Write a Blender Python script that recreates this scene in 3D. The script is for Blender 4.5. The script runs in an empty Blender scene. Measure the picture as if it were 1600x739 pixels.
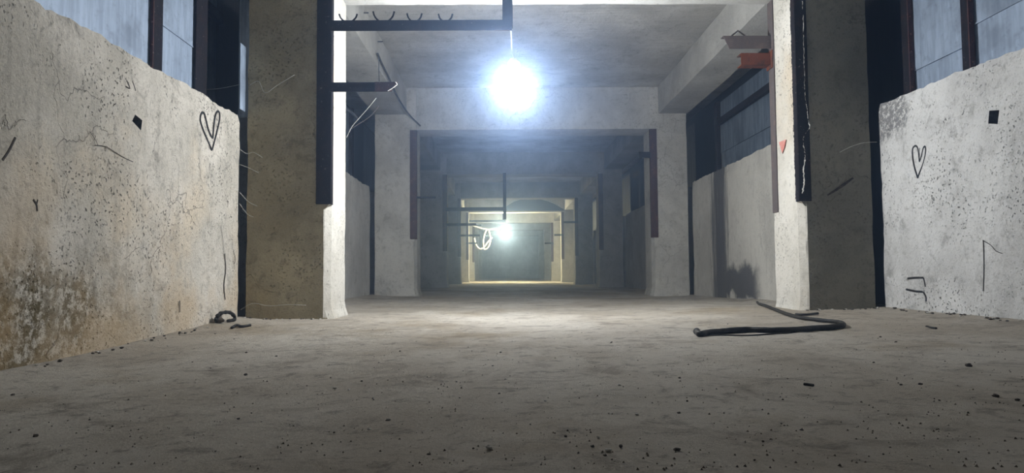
import bpy, bmesh, math, random
from mathutils import Vector, Matrix, noise as mnoise

scene = bpy.context.scene
COL = scene.collection
random.seed(7)
V = Vector

# ------------------------------------------------------------------ camera
F = 1100.0                      # focal length in pixels of the 1600 px wide frame
VPX, VPY, ROLL = 785.0, 427.0, 0.008
CAMZ = 0.33
EYE = V((0, 0, CAMZ))
_p = math.atan((VPY - 369.5) / F)
_w = math.atan((800.0 - VPX) / F)
FWD = V((math.sin(_w) * math.cos(_p), math.cos(_w) * math.cos(_p), math.sin(_p))).normalized()
_r0 = FWD.cross(V((0, 0, 1))).normalized()
_u0 = _r0.cross(FWD).normalized()
RIGHT = (_r0 * math.cos(ROLL) - _u0 * math.sin(ROLL)).normalized()
UP = RIGHT.cross(FWD).normalized()
cam_data = bpy.data.cameras.new('camera')
cam_data.sensor_fit = 'HORIZONTAL'
cam_data.sensor_width = 36.0
cam_data.lens = 36.0 * F / 1600.0
cam_data.clip_start = 0.02
cam = bpy.data.objects.new('camera', cam_data)
COL.objects.link(cam)
m = Matrix.Identity(4)
for i in range(3):
    m[i][0], m[i][1], m[i][2], m[i][3] = RIGHT[i], UP[i], -FWD[i], EYE[i]
cam.matrix_world = m
scene.camera = cam

def ray(px, py):
    return (FWD + RIGHT * ((px - 800.0) / F) + UP * ((369.5 - py) / F)).normalized()
def on_x(px, py, x):
    d = ray(px, py); return EYE + d * (x / d.x)
def on_y(px, py, y):
    d = ray(px, py); return EYE + d * (y / d.y)
def on_floor(px, py, lift=0.0):
    d = ray(px, py); p = None; z = 0.0
    for _ in range(8):
        t = (z + lift - CAMZ) / d.z
        p = EYE + d * t
        z = floor_z(p.x, p.y)
    return p

# ------------------------------------------------------------------ layout
XL, XR = -1.26, 2.20            # inner faces of the pillars
XLO, XRO = -1.865, 2.735        # outer faces of the pillars
WL, WR = -1.905, 2.79           # passage faces of the low walls
FY = [5.15, 10.3, 15.9, 21.2, 26.1, 31.6, 37.0, 42.4]
FD = 0.50
BB = [2.525, 2.45, 2.58, 2.60, 2.60, 2.60, 2.60, 2.60]
CEIL = 3.08
YEND = 48.0

def floor_z(x, y):
    st = lambda a, b: max(0.0, min(1.0, (y - a) / (b - a)))
    z = 0.018 * (x - 0.3) * (1 - (st(3.0, 5.0) * 1.25 if x < 0.3 else st(5.6, 9.0) * 1.5))
    z += 0.016 * mnoise.noise(V((x * 0.7, y * 0.55, 3.1))) + 0.006 * mnoise.noise(V((x * 2.6, y * 2.2, 9.0)))
    for w in (WL, WR):
        d = abs(x - w)
        if d < 0.3: z += 0.02 * (1 - d / 0.3) ** 2
    return z

# ------------------------------------------------------------------ node helper
class NB:
    def __init__(s, name):
        s.mat = bpy.data.materials.new(name); s.mat.use_nodes = True
        s.t = s.mat.node_tree; s.t.nodes.clear()
        s.out = s.t.nodes.new('ShaderNodeOutputMaterial')
        s.tc = s.t.nodes.new('ShaderNodeTexCoord')
        s.P = s.tc.outputs['Object']
    def n(s, kind, **kw):
        nd = s.t.nodes.new(kind)
        for k, v in kw.items(): setattr(nd, k, v)
        return nd
    def put(s, sock, v):
        if isinstance(v, bpy.types.NodeSocket): s.t.links.new(v, sock)
        elif isinstance(v, (tuple, list)) and len(v) == 3 and sock.type == 'RGBA': sock.default_value = (*v, 1)
        else: sock.default_value = v
    def scale(s, v, vec=None):
        nd = s.n('ShaderNodeMapping'); s.put(nd.inputs['Vector'], vec or s.P); nd.inputs['Scale'].default_value = v
        return nd.outputs[0]
    def shift(s, v, vec=None):
        nd = s.n('ShaderNodeMapping'); s.put(nd.inputs['Vector'], vec or s.P); nd.inputs['Location'].default_value = v
        return nd.outputs[0]
    def noise(s, sc, det=6, rough=0.6, vec=None, dist=0.0):
        nd = s.n('ShaderNodeTexNoise'); s.put(nd.inputs['Vector'], vec or s.P)
        nd.inputs['Scale'].default_value = sc; nd.inputs['Detail'].default_value = det
        nd.inputs['Roughness'].default_value = rough; nd.inputs['Distortion'].default_value = dist
        return nd.outputs['Fac']
    def voro(s, sc, feat='F1', vec=None, rnd=1.0):
        nd = s.n('ShaderNodeTexVoronoi', feature=feat); s.put(nd.inputs['Vector'], vec or s.P)
        nd.inputs['Scale'].default_value = sc; nd.inputs['Randomness'].default_value = rnd
        return nd.outputs['Distance']
    def wob(s, amt, sc, vec=None):
        nz = s.n('ShaderNodeTexNoise'); s.put(nz.inputs['Vector'], vec or s.P); nz.inputs['Scale'].default_value = sc
        nz.inputs['Detail'].default_value = 4
        a = s.n('ShaderNodeVectorMath', operation='MULTIPLY_ADD'); s.put(a.inputs[0], nz.outputs['Color'])
        a.inputs[1].default_value = (amt,) * 3; s.put(a.inputs[2], vec or s.P)
        return a.outputs[0]
    def rng(s, v, a, b, c=0.0, d=1.0):
        nd = s.n('ShaderNodeMapRange', interpolation_type='SMOOTHSTEP'); s.put(nd.inputs[0], v)
        for i, q in zip((1, 2, 3, 4), (a, b, c, d)): nd.inputs[i].default_value = q
        return nd.outputs[0]
    def m(s, op, a, b=0.0):
        nd = s.n('ShaderNodeMath', operation=op); s.put(nd.inputs[0], a); s.put(nd.inputs[1], b)
        return nd.outputs[0]
    def mul(s, *a):
        r = a[0]
        for x in a[1:]: r = s.m('MULTIPLY', r, x)
        return r
    def mix(s, f, a, b):
        nd = s.n('ShaderNodeMix', data_type='RGBA'); s.put(nd.inputs[0], f); s.put(nd.inputs[6], a); s.put(nd.inputs[7], b)
        return nd.outputs[2]
    def xyz(s, vec=None):
        nd = s.n('ShaderNodeSeparateXYZ'); s.put(nd.inputs[0], vec or s.P); return nd.outputs
    def bump(s, h, strength, dist, prev=None):
        nd = s.n('ShaderNodeBump'); s.put(nd.inputs['Height'], h); nd.inputs['Strength'].default_value = strength
        nd.inputs['Distance'].default_value = dist
        if prev: s.put(nd.inputs['Normal'], prev)
        return nd.outputs[0]
    def done(s, col, rough=0.85, metal=0.0, nrm=None, spec=0.3):
        b = s.n('ShaderNodeBsdfPrincipled')
        s.put(b.inputs['Base Color'], col); s.put(b.inputs['Roughness'], rough); s.put(b.inputs['Metallic'], metal)
        b.inputs['Specular IOR Level'].default_value = spec
        if nrm: s.put(b.inputs['Normal'], nrm)
        s.t.links.new(b.outputs[0], s.out.inputs[0])
        return s.mat

def concrete(name, light, dark, stain=None, mott=0.5, pits=0.5, crack=0.4, extra=None, bump=0.5, seed=0.0, streak=0.0, boards=False):
    k = NB(name)
    P = k.shift((seed, seed * .7, seed * .3))
    c = k.mix(k.rng(k.noise(1.3, 8, .62, P), .36, .64), dark, light)
    fine = k.noise(7, 8, .72, P, .4)
    d2 = tuple(x * .55 for x in dark)
    c = k.mix(k.mul(k.rng(fine, .52, .7), mott), c, d2)
    if stain:
        c = k.mix(k.mul(k.rng(k.noise(.9, 6, .6, k.shift((3.7, 1.2, 8.8), P)), .52, .72), .75), c, stain)
    if streak:
        st = k.noise(3.0, 6, .6, k.scale((5, 5, .35), P))
        c = k.mix(k.mul(k.rng(st, .5, .72), streak), c, d2)
    m2 = k.noise(16, 7, .75, k.shift((2, 7, 3), P), .3)
    c = k.mix(k.mul(k.rng(m2, .53, .66), mott, .75), c, tuple(x * .6 for x in dark))
    gr = k.noise(85, 4, .7, P)
    c = k.mix(k.mul(k.rng(gr, .57, .66), mott, .7), c, tuple(x * .42 for x in dark))
    c = k.mix(k.mul(k.rng(gr, .42, .34), mott, .35), c, tuple(min(.9, x * 1.12) for x in light))
    # small holes and dark specks gathered in patches
    patch = k.rng(k.noise(2.2, 4, .6, k.shift((1, 5, 2), P)), .42, .66)
    pv = k.voro(40, vec=k.wob(.05, 30, P))
    pit = k.mul(k.rng(pv, .30, .16), patch)
    pv2 = k.voro(13, vec=k.wob(.16, 22, P))
    pit2 = k.mul(k.rng(pv2, .16, .08), k.rng(k.noise(1.4, 3, .5, k.shift((9, 2, 4), P)), .5, .62))
    pm = k.m('MAXIMUM', pit, pit2)
    c = k.mix(k.mul(pm, pits), c, tuple(x * .22 for x in dark))
    # hairline cracks
    cv = k.voro(1.15, 'DISTANCE_TO_EDGE', k.wob(.35, 5, P))
    ck = k.mul(k.rng(cv, .0045, .0015), k.rng(k.noise(1.3, 3, .5, k.shift((4, 4, 1), P)), .53, .6))
    c = k.mix(k.mul(ck, crack), c, tuple(x * .3 for x in dark))
    if extra: c = extra(k, c, P)
    h = k.m('ADD', k.mul(fine, .5), k.noise(38, 6, .7, P))
    h = k.m('SUBTRACT', h, k.mul(pm, 1.3))
    h = k.m('SUBTRACT', h, k.mul(ck, 1.0))
    nr = k.bump(h, bump, .012)
    if boards:
        b = k.noise(1.0, 5, .6, k.scale((.5, 16, 1), P))
        nr = k.bump(b, .35, .03, nr)
    return k.done(c, .9, 0, nr, .2)

MAT = {}
def ex_left(k, c, P):
    x, y, z = k.xyz()
    nz = k.noise(3.2, 7, .7)
    low = k.rng(k.m('ADD', z, k.mul(k.m('SUBTRACT', nz, .5), .7)), 0.56, .2)
    near = k.rng(k.m('ADD', y, k.mul(k.m('SUBTRACT', nz, .5), 1.6)), 3.75, 3.0)
    blot = k.rng(k.noise(24, 6, .78), .40, .54)
    c = k.mix(k.mul(low, near, blot, .95), c, (.085, .062, .02))
    # ochre patch near the far end
    oc = k.mul(k.rng(k.noise(1.1, 5, .6, k.shift((0, 2.3, .4))), .42, .62), k.rng(z, 1.1, .2))
    c = k.mix(k.mul(oc, .6), c, (.50, .37, .22))
    return c
def ex_right(k, c, P):
    x, y, z = k.xyz()
    nz = k.noise(4, 7, .7)
    # bare grey cement where the plaster has come off the top corner
    a = k.rng(k.m('ADD', y, k.mul(k.m('SUBTRACT', nz, .5), .9)), 4.72, 4.86)
    b = k.rng(k.m('ADD', z, k.mul(k.m('SUBTRACT', nz, .5), .5)), 1.24, 1.32)
    sp = k.rng(k.noise(30, 6, .8), .40, .52)
    c = k.mix(k.mul(a, b, sp, .85), c, (.15, .15, .155))
    return c
def ex_stain(k, c, P):
    x, y, z = k.xyz()
    nz = k.m('SUBTRACT', k.noise(3, 7, .65), .5)
    nh = k.m('SUBTRACT', k.noise(3, 7, .7, k.scale((1, 4, .3))), .5)
    yy = k.m('ADD', y, k.mul(nh, .9))
    band = k.mul(k.rng(yy, 8.55, 8.85), k.rng(yy, 9.42, 9.15))
    y2 = k.m('ADD', y, k.mul(nz, .5)); z2 = k.m('ADD', z, k.mul(nz, .5))
    foot = k.mul(k.rng(y2, 7.5, 7.9), k.rng(y2, 9.2, 9.0), k.rng(z2, .46, .32), k.rng(z2, .0, .08))
    return k.mix(k.mul(k.m('MAXIMUM', band, foot), .9), c, (.075, .076, .085))

MAT['wall_left'] = concrete('pale_plaster_stained', (.66, .625, .57), (.45, .425, .375), (.64, .55, .43), .85, .95, .35, ex_left, .85, 0.3, .35)
MAT['wall_right'] = concrete('pale_plaster_grey', (.70, .705, .71), (.50, .50, .50), None, .7, .9, .3, ex_right, .8, 5.1)
MAT['wall_damp'] = concrete('grey_plaster_damp', (.70, .69, .65), (.55, .54, .51), None, .4, .5, .4, ex_stain, .5, 2.1, .25)
MAT['wall_grey'] = concrete('grey_plaster', (.66, .66, .65), (.52, .52, .51), None, .4, .6, .4, None, .5, 7.7, .2)
MAT['pillar_brown'] = concrete('brown_grey_concrete', (.44, .39, .27), (.27, .235, .155), (.38, .30, .17), .7, .35, .5, None, .9, 1.9)  # brown front face, with the shade of its camera side put into the colour
MAT['pillar_front_shaded'] = concrete('shaded_front_concrete', (.25, .24, .205), (.17, .165, .14), None, .5, .3, .4, None, .8, 6.6)  # shade of the camera-facing side put into the colour
MAT['white_face'] = concrete('white_inner_face', (.67, .65, .605), (.53, .51, .46), (.52, .43, .32), .5, .95, .3, None, .5, 3.3)
MAT['pillar_grey'] = concrete('light_grey_concrete', (.64, .635, .61), (.48, .475, .455), None, .5, .6, .4, None, .7, 8.2)
MAT['pillar_shaded'] = concrete('shaded_grey_concrete', (.44, .435, .42), (.31, .305, .295), None, .5, .6, .4, None, .7, 8.2)  # darker copy of the grey concrete, light falloff between the bulbs in its colour
MAT['beam_shaded'] = concrete('shaded_beam_concrete', (.42, .42, .41), (.30, .30, .295), None, .4, .4, .5, None, .6, 4.4)  # beam concrete darkened to carry the light falloff of the middle bays
MAT['beam'] = concrete('beam_concrete', (.60, .60, .58), (.45, .45, .44), None, .4, .4, .5, None, .6, 4.4)
MAT['ceiling'] = concrete('ceiling_concrete', (.58, .575, .55), (.42, .415, .395), None, .5, .25, .3, None, .6, 9.4, 0, True)

def floor_mat():
    k = NB('dusty_dirt_floor')
    big = k.noise(.55, 8, .65, k.scale((1, .6, 1)))
    mid = k.noise(3.1, 8, .72, k.shift((4, 1, 0)), .6)
    fine = k.noise(22, 8, .75)
    vf = k.noise(110, 5, .8)
    c = k.mix(k.rng(big, .36, .62), (.54, .48, .40), (.78, .73, .655))
    c = k.mix(k.mul(k.rng(k.noise(.8, 6, .65, k.shift((7.3, 2.6, 0))), .53, .70), .6), c, (.36, .27, .15))
    c = k.mix(k.mul(k.rng(mid, 0.51, .68), .6), c, (.29, .245, .20))
    m8 = k.noise(8.5, 8, .78, k.shift((1, 8, 0)), .5)
    c = k.mix(k.mul(k.rng(m8, .52, .66), .6), c, (.20, .17, .14))
    c = k.mix(k.mul(k.rng(fine, .55, .68), .55), c, (.17, .145, .12))
    c = k.mix(k.mul(k.rng(vf, .60, .68), .5), c, (.10, .085, .07))
    c = k.mix(k.mul(k.rng(vf, .36, .28), .3), c, (.85, .82, .76))
    nr = k.bump(k.m('ADD', mid, k.mul(fine, .5)), .5, .05)
    nr = k.bump(fine, .8, .02, nr)
    nr = k.bump(vf, .9, .008, nr)
    return k.done(c, .95, 0, nr, .1)
MAT['floor'] = floor_mat()

def metal_sheet(name, a, b, rough=.55, metal=.25):
    k = NB(name)
    st = k.noise(2.0, 7, .65, k.scale((2, 7, .8)))
    c = k.mix(k.rng(st, .35, .65), b, a)
    c = k.mix(k.mul(k.rng(k.noise(14, 6, .7), .52, .68), .4), c, tuple(x * .5 for x in b))
    c = k.mix(k.mul(k.rng(k.noise(1.6, 5, .6, k.shift((3, 3, 3))), .56, .7), .5), c, tuple(x * .45 for x in b))
    nr = k.bump(k.noise(5, 5, .6), .25, .02)
    return k.done(c, rough, metal, nr, .4)
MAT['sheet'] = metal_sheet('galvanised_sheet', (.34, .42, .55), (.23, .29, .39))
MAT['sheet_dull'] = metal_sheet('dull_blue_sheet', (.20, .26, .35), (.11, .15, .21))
MAT['sheet_shaded'] = metal_sheet('shaded_blue_grey_sheet', (.07, .09, .12), (.04, .052, .07), .7, .1)  # darker sheet copy, shade of the deeper bays put into its colour
MAT['void_dark'] = metal_sheet('unlit_void_black', (.012, .014, .018), (.006, .007, .010), .7, 0)  # near-black stands in for the unlit space behind the sheets

def steel(name, a, rust, amt=.5):
    k = NB(name)
    n1 = k.noise(9, 7, .7)
    c = k.mix(k.mul(k.rng(n1, .48, .66), amt), a, rust)
    c = k.mix(k.mul(k.rng(k.noise(45, 5, .7), .62, .72), .45), c, (.38, .36, .35))
    nr = k.bump(k.noise(40, 6, .7), .35, .006)
    return k.done(c, .8, 0.0, nr, .08)
MAT['steel'] = steel('black_steel', (.013, .012, .015), (.035, .022, .02), .6)
MAT['steel_rust'] = steel('rusty_steel', (.075, .042, .042), (.14, .065, .05), .8)
MAT['steel_grey'] = steel('greyish_brown_steel', (.10, .085, .085), (.16, .12, .11), .6)
MAT['steel_orange'] = steel('orange_primer_steel', (.13, .042, .022), (.05, .026, .02), .9)

def plain(name, c1, c2, sc=20, rough=.8, b=.3):
    k = NB(name)
    c = k.mix(k.rng(k.noise(sc, 5, .65), .4, .62), c1, c2)
    return k.done(c, rough, 0, k.bump(k.noise(sc * 3, 4, .7), b, .004), .25)
MAT['rubber'] = plain('black_rubber', (.008, .008, .008), (.022, .021, .02), 30, .6)
MAT['paint_black'] = plain('black_paint', (.010, .010, .011), (.03, .029, .03), 60, .8)
MAT['crack'] = plain('crack_shadow_dirt', (.03, .026, .022), (.07, .06, .05), 60, .95)
MAT['red_paint'] = plain('faded_red_paint', (.50, .18, .15), (.58, .30, .26), 40, .85)
MAT['plaster_chip'] = plain('white_plaster', (.62, .61, .58), (.85, .84, .80), 40, .9)
MAT['cable_white'] = plain('white_cable', (.75, .75, .72), (.85, .85, .83), 20, .5)
MAT['cable_dark'] = plain('dark_cable', (.05, .055, .065), (.09, .09, .10), 20, .6)
MAT['cobweb'] = plain('grey_cobweb', (.45, .45, .44), (.62, .62, .6), 20, .9)
MAT['stone'] = plain('dark_pebble', (.05, .045, .04), (.15, .13, .11), 60, .9)
MAT['stone_pale'] = plain('pale_pebble', (.55, .53, .50), (.75, .73, .70), 60, .9)
MAT['grit'] = plain('brown_grit', (.10, .085, .07), (.26, .23, .19), 15, .95)
MAT['socket'] = plain('lamp_socket_plastic', (.65, .65, .62), (.75, .75, .72), 20, .5)

def glow(name, col, strength):
    mt = bpy.data.materials.new(name); mt.use_nodes = True
    t = mt.node_tree; t.nodes.clear()
    e = t.nodes.new('ShaderNodeEmission'); e.inputs[0].default_value = (*col, 1); e.inputs[1].default_value = strength
    o = t.nodes.new('ShaderNodeOutputMaterial'); t.links.new(e.outputs[0], o.inputs[0])
    return mt
BULB_R = 0.11  # globe oversized, the glare around the bulb put into its size
I1, I2 = 17.5, 32.0
MAT['bulb_cool'] = glow('cool_white_bulb_glow', (.93, .965, 1.0), I1 / (math.pi * BULB_R ** 2))
MAT['bulb_warm'] = glow('warm_white_bulb_glow', (1.0, .95, .66), I2 / (math.pi * .14 ** 2))

# ------------------------------------------------------------------ objects
def obj(name, bm, mat, parent=None, smooth=False, origin=None):
    me = bpy.data.meshes.new(name)
    if origin is not None: bmesh.ops.translate(bm, verts=bm.verts, vec=-V(origin))
    bmesh.ops.recalc_face_normals(bm, faces=bm.faces)
    bm.to_mesh(me); bm.free()
    for mt in (mat if isinstance(mat, (list, tuple)) else [mat]): me.materials.append(mt)
    if smooth:
        for p in me.polygons: p.use_smooth = True
    o = bpy.data.objects.new(name, me); COL.objects.link(o)
    if origin is not None: o.location = origin
    if parent is not None: put_under(o, parent)
    return o
def put_under(o, parent):
    o.parent = parent
    pm = parent.location.copy(); q = parent.parent
    while q is not None: pm += q.location; q = q.parent
    o.location = V(o.location) - pm
def tag(o, label=None, cat=None, group=None, kind=None):
    if label: o['label'] = label
    if cat: o['category'] = cat
    if group: o['group'] = group
    if kind: o['kind'] = kind
    return o
def thing(name, loc, label, cat, group=None):
    o = bpy.data.objects.new(name, None); COL.objects.link(o); o.location = loc; o.empty_display_size = .1
    return tag(o, label, cat, group)

def lines(a, b, step, extra=()):
    n = max(1, int(math.ceil((b - a) / step - 1e-6)))
    ls = [a + (b - a) * i / n for i in range(n + 1)]
    for e in extra:
        if a < e < b:
            ls = [q for q in ls if abs(q - e) > step * .35 or q in (a, b)] + [e]
    return sorted(ls)

def grid_box(xs, ys, zs, bm=None, amp=0.0, freq=3.0, seed=0.0, fn=None, skip=None):
    """closed box whose six faces are grids along the given lines; fn(co, idx) moves points."""
    bm = bm or bmesh.new(); d = {}
    nx, ny, nz = len(xs) - 1, len(ys) - 1, len(zs) - 1
    def v(i, j, k):
        if (i, j, k) not in d:
            c = V((xs[i], ys[j], zs[k]))
            if amp:
                q = c * freq + V((seed, seed, seed))
                n = mnoise.noise_vector(q) + .5 * mnoise.noise_vector(q * 2.7)
                c = c + V((n.x if i in (0, nx) else 0, n.y if j in (0, ny) else 0, n.z if k in (0, nz) else 0)) * amp
            if fn: c = fn(c, i, j, k)
            d[(i, j, k)] = bm.verts.new(c)
        return d[(i, j, k)]
    def face(side, *ks):
        if skip and skip(side, ks): return
        f = bm.faces.new([v(*q) for q in ks])
        f.material_index = {'x0': 0, 'x1': 0}.get(side, 0)
        return f
    for j in range(ny):
        for k in range(nz):
            face('x0', (0, j, k), (0, j, k + 1), (0, j + 1, k + 1), (0, j + 1, k))
            face('x1', (nx, j, k), (nx, j + 1, k), (nx, j + 1, k + 1), (nx, j, k + 1))
    for i in range(nx):
        for k in range(nz):
            face('y0', (i, 0, k), (i + 1, 0, k), (i + 1, 0, k + 1), (i, 0, k + 1))
            face('y1', (i, ny, k), (i, ny, k + 1), (i + 1, ny, k + 1), (i + 1, ny, k))
    for i in range(nx):
        for j in range(ny):
            face('z0', (i, j, 0), (i, j + 1, 0), (i + 1, j + 1, 0), (i + 1, j, 0))
            face('z1', (i, j, nz), (i + 1, j, nz), (i + 1, j + 1, nz), (i, j + 1, nz))
    return bm

def box(x0, x1, y0, y1, z0, z1, bm=None, bev=0.0):
    bm2 = bmesh.new()
    bmesh.ops.create_cube(bm2, size=1.0)
    for q in bm2.verts:
        q.co = V(((x0 + x1) / 2 + q.co.x * (x1 - x0), (y0 + y1) / 2 + q.co.y * (y1 - y0), (z0 + z1) / 2 + q.co.z * (z1 - z0)))
    if bev: bmesh.ops.bevel(bm2, geom=bm2.edges[:], offset=bev, segments=1, affect='EDGES')
    if bm is None: return bm2
    me = bpy.data.meshes.new('t'); bm2.to_mesh(me); bm2.free(); bm.from_mesh(me); bpy.data.meshes.remove(me)
    return bm

def smooth_path(pts, per=6):
    out = []; n = len(pts)
    for i in range(n - 1):
        p0, p1, p2, p3 = pts[max(i - 1, 0)], pts[i], pts[i + 1], pts[min(i + 2, n - 1)]
        for j in range(per):
            t = j / per
            out.append(.5 * ((2 * p1) + (p2 - p0) * t + (2 * p0 - 5 * p1 + 4 * p2 - p3) * t * t + (3 * p1 - p0 - 3 * p2 + p3) * t ** 3))
    out.append(pts[-1]); return out

def tube(pts, r, bm=None, sides=8, flat=None, taper=None):
    """swept tube; flat=(axis index, factor) squashes it along a world axis."""
    bm = bm or bmesh.new(); rings = []; n = len(pts); ref = None
    for i, p in enumerate(pts):
        t = (pts[min(i + 1, n - 1)] - pts[max(i - 1, 0)])
        if t.length < 1e-9: t = V((0, 0, 1))
        t.normalize()
        if ref is None: ref = V((0, 0, 1)) if abs(t.z) < .9 else V((1, 0, 0))
        a = t.cross(ref)
        if a.length < 1e-4: a = t.orthogonal()
        a.normalize(); b = a.cross(t).normalized(); ref = b
        rr = (r[i] if isinstance(r, (list, tuple)) else r)
        ring = []
        for s in range(sides):
            an = 2 * math.pi * s / sides
            off = (a * math.cos(an) + b * math.sin(an)) * rr
            if flat: off[flat[0]] *= flat[1]
            ring.append(bm.verts.new(p + off))
        rings.append(ring)
    for i in range(n - 1):
        for s in range(sides):
            bm.faces.new((rings[i][s], rings[i][(s + 1) % sides], rings[i + 1][(s + 1) % sides], rings[i + 1][s]))
    bm.faces.new(rings[0][::-1]); bm.faces.new(rings[-1])
    return bm

def lathe(prof, center, bm=None, seg=24):
    bm = bm or bmesh.new(); rings = []
    for r, z in prof:
        if r < 1e-6: rings.append([bm.verts.new(center + V((0, 0, z)))])
        else: rings.append([bm.verts.new(center + V((r * math.cos(2 * math.pi * s / seg), r * math.sin(2 * math.pi * s / seg), z))) for s in range(seg)])
    for a, b in zip(rings[:-1], rings[1:]):
        for s in range(seg):
            q = [a[s % len(a)], a[(s + 1) % len(a)], b[(s + 1) % len(b)], b[s % len(b)]]
            u = []
            for x in q:
                if x not in u: u.append(x)
            if len(u) >= 3: bm.faces.new(u)
    return bm

# ------------------------------------------------------------------ floor, ceiling, end wall
def build_floor():
    bm = bmesh.new()
    xs = lines(-2.6, 3.5, .025)
    ys = lines(-1.2, 1.0, .1) + lines(1.0, 4.2, .02)[1:] + lines(4.2, 6.6, .04)[1:] + lines(6.6, 14, .12)[1:] + lines(14, YEND + .4, .6)[1:]
    vs = [[bm.verts.new((x, y, floor_z(x, y) + (.0035 * mnoise.noise(V((x * 9, y * 8, 2))) + .002 * mnoise.noise(V((x * 23, y * 20, 7))) if y < 6.6 else 0))) for x in xs] for y in ys]
    for j in range(len(ys) - 1):
        for i in range(len(xs) - 1):
            bm.faces.new((vs[j][i], vs[j][i + 1], vs[j + 1][i + 1], vs[j + 1][i]))
    me_edges = [e for e in bm.edges if e.is_boundary]
    r = bmesh.ops.extrude_edge_only(bm, edges=me_edges)
    for q in r['geom']:
        if isinstance(q, bmesh.types.BMVert): q.co.z = -.3
    return obj('floor', bm, MAT['floor'], smooth=True)
tag(build_floor(), kind='structure')
c_bm = grid_box(lines(-2.6, 3.5, .5), lines(-1.2, YEND + .4, .5), [CEIL, CEIL + .2], amp=.012, freq=1.1, fn=lambda c, i, j, k: c if k else V((c.x, c.y, max(c.z, CEIL))))
tag(obj('ceiling', c_bm, MAT['ceiling']), kind='structure')
tag(obj('wall_back', grid_box(lines(-2.6, 3.5, .4), [YEND, YEND + .2], lines(-.05, CEIL, .4), amp=.01), MAT['wall_grey']), kind='structure')
# outer side walls coloured near-black for the unlit space behind the sheets
tag(obj('wall_outer_left', box(-2.62, -2.5, -1.2, YEND, -.1, CEIL), MAT['void_dark']), kind='structure')
tag(obj('wall_outer_right', box(3.4, 3.52, -1.2, YEND, -.1, CEIL), MAT['void_dark']), kind='structure')

# ------------------------------------------------------------------ low walls
def low_wall(name, xin, side, y0, y1, ztop, mat, holes=(), step=.05, thick=.2, amp=.007, seed=0.0):
    """side -1: wall on the left of the passage, its face looks towards +x."""
    xo = xin + side * thick
    xs = [min(xin, xo), max(xin, xo)]
    # hole heights are given in metres; the grid runs to 1.0 and is stretched to the wall top
    un = lambda z, y: -.12 + (z + .12) * 1.12 / (ztop(y) + .12)
    hh = [(h[0], h[1], un(h[2], h[0]), un(h[3], h[0]), h[4]) for h in holes]
    ys = lines(y0, y1, step, [q for h in hh for q in h[:2]]); zs = lines(-.12, 1.0, step, [q for h in hh for q in h[2:4]])
    ys = [q for q in ys if not any(h[0] < q < h[1] for h in hh)]; zs = [q for q in zs if not any(h[2] < q < h[3] for h in hh)]
    nz = len(zs) - 1
    inner = 'x1' if side < 0 else 'x0'
    ii = 1 if side < 0 else 0
    def fn(c, i, j, k):
        y, z = ys[j], zs[k]
        c = V((c.x, c.y, c.z))
        zt = ztop(y)
        if z > -.1: c.z = -.12 + (c.z + .12) * (zt + .12) / 1.12
        if k == nz:
            c.z += .012 * mnoise.noise(V((y * 9, seed, 1))) + .010 * mnoise.noise(V((y * 27, seed, 5)))
        if k == nz and i == ii: c.x += side * (.008 + .012 * abs(mnoise.noise(V((y * 12, 3, seed)))))
        if i == ii and j in (0, len(ys) - 1):
            c.x += side * (.008 + .014 * abs(mnoise.noise(V((z * 11, 8, seed)))))
            c.y += .012 * mnoise.noise(V((z * 8, 2, seed)))
        if i == ii:
            for h in hh:
                if y in h[:2] and z in h[2:4]:
                    # the nearest traced corner of the knocked-out hole
                    best = min(h[4], key=lambda p: (p.y - y) ** 2 / (h[1] - h[0]) ** 2 + (p.z - c.z) ** 2 / .006)
                    c.y, c.z = best.y, best.z
        return c
    holed = []
    def in_hole(y, z):
        return any(h[0] - 1e-6 <= y <= h[1] + 1e-6 and h[2] - 1e-6 <= z <= h[3] + 1e-6 for h in hh)
    def skip(s, ks):
        if s != inner or not holes: return False
        y = sum(ys[q[1]] for q in ks) / 4; z = sum(zs[q[2]] for q in ks) / 4
        if in_hole(y, z):
            holed.append(ks); return True
        return False
    bm = grid_box(xs, ys, zs, amp=amp, freq=2.2, seed=seed, fn=fn, skip=skip)
    be = [e for e in bm.edges if e.is_boundary]
    if be:
        r = bmesh.ops.extrude_edge_only(bm, edges=be)
        nv = [q for q in r['geom'] if isinstance(q, bmesh.types.BMVert)]
        for q in nv: q.co.x = xin + side * thick * .9
        ne = [e for e in bm.edges if e.is_boundary]
        bmesh.ops.holes_fill(bm, edges=ne)
        for f in bm.faces:
            if any(abs(q.co.x - (xin + side * thick * .9)) < 1e-5 for q in f.verts): f.material_index = 1  # hole faces coloured dark to stand in for the shade inside
    return tag(obj(name, bm, [mat, MAT['crack']]), kind='structure')

def hole_quad(px, x):
    """px: lower far, lower near, upper near, upper far corners in order of ray hits on the wall plane."""
    p = [on_x(a, b, x) for a, b in px]
    ys = sorted(q.y for q in p); zs = sorted(q.z for q in p)
    y0, y1 = (ys[0] + ys[1]) / 2, (ys[2] + ys[3]) / 2
    z0, z1 = (zs[0] + zs[1]) / 2, (zs[2] + zs[3]) / 2
    return (y0, y1, z0, z1, p)

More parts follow.
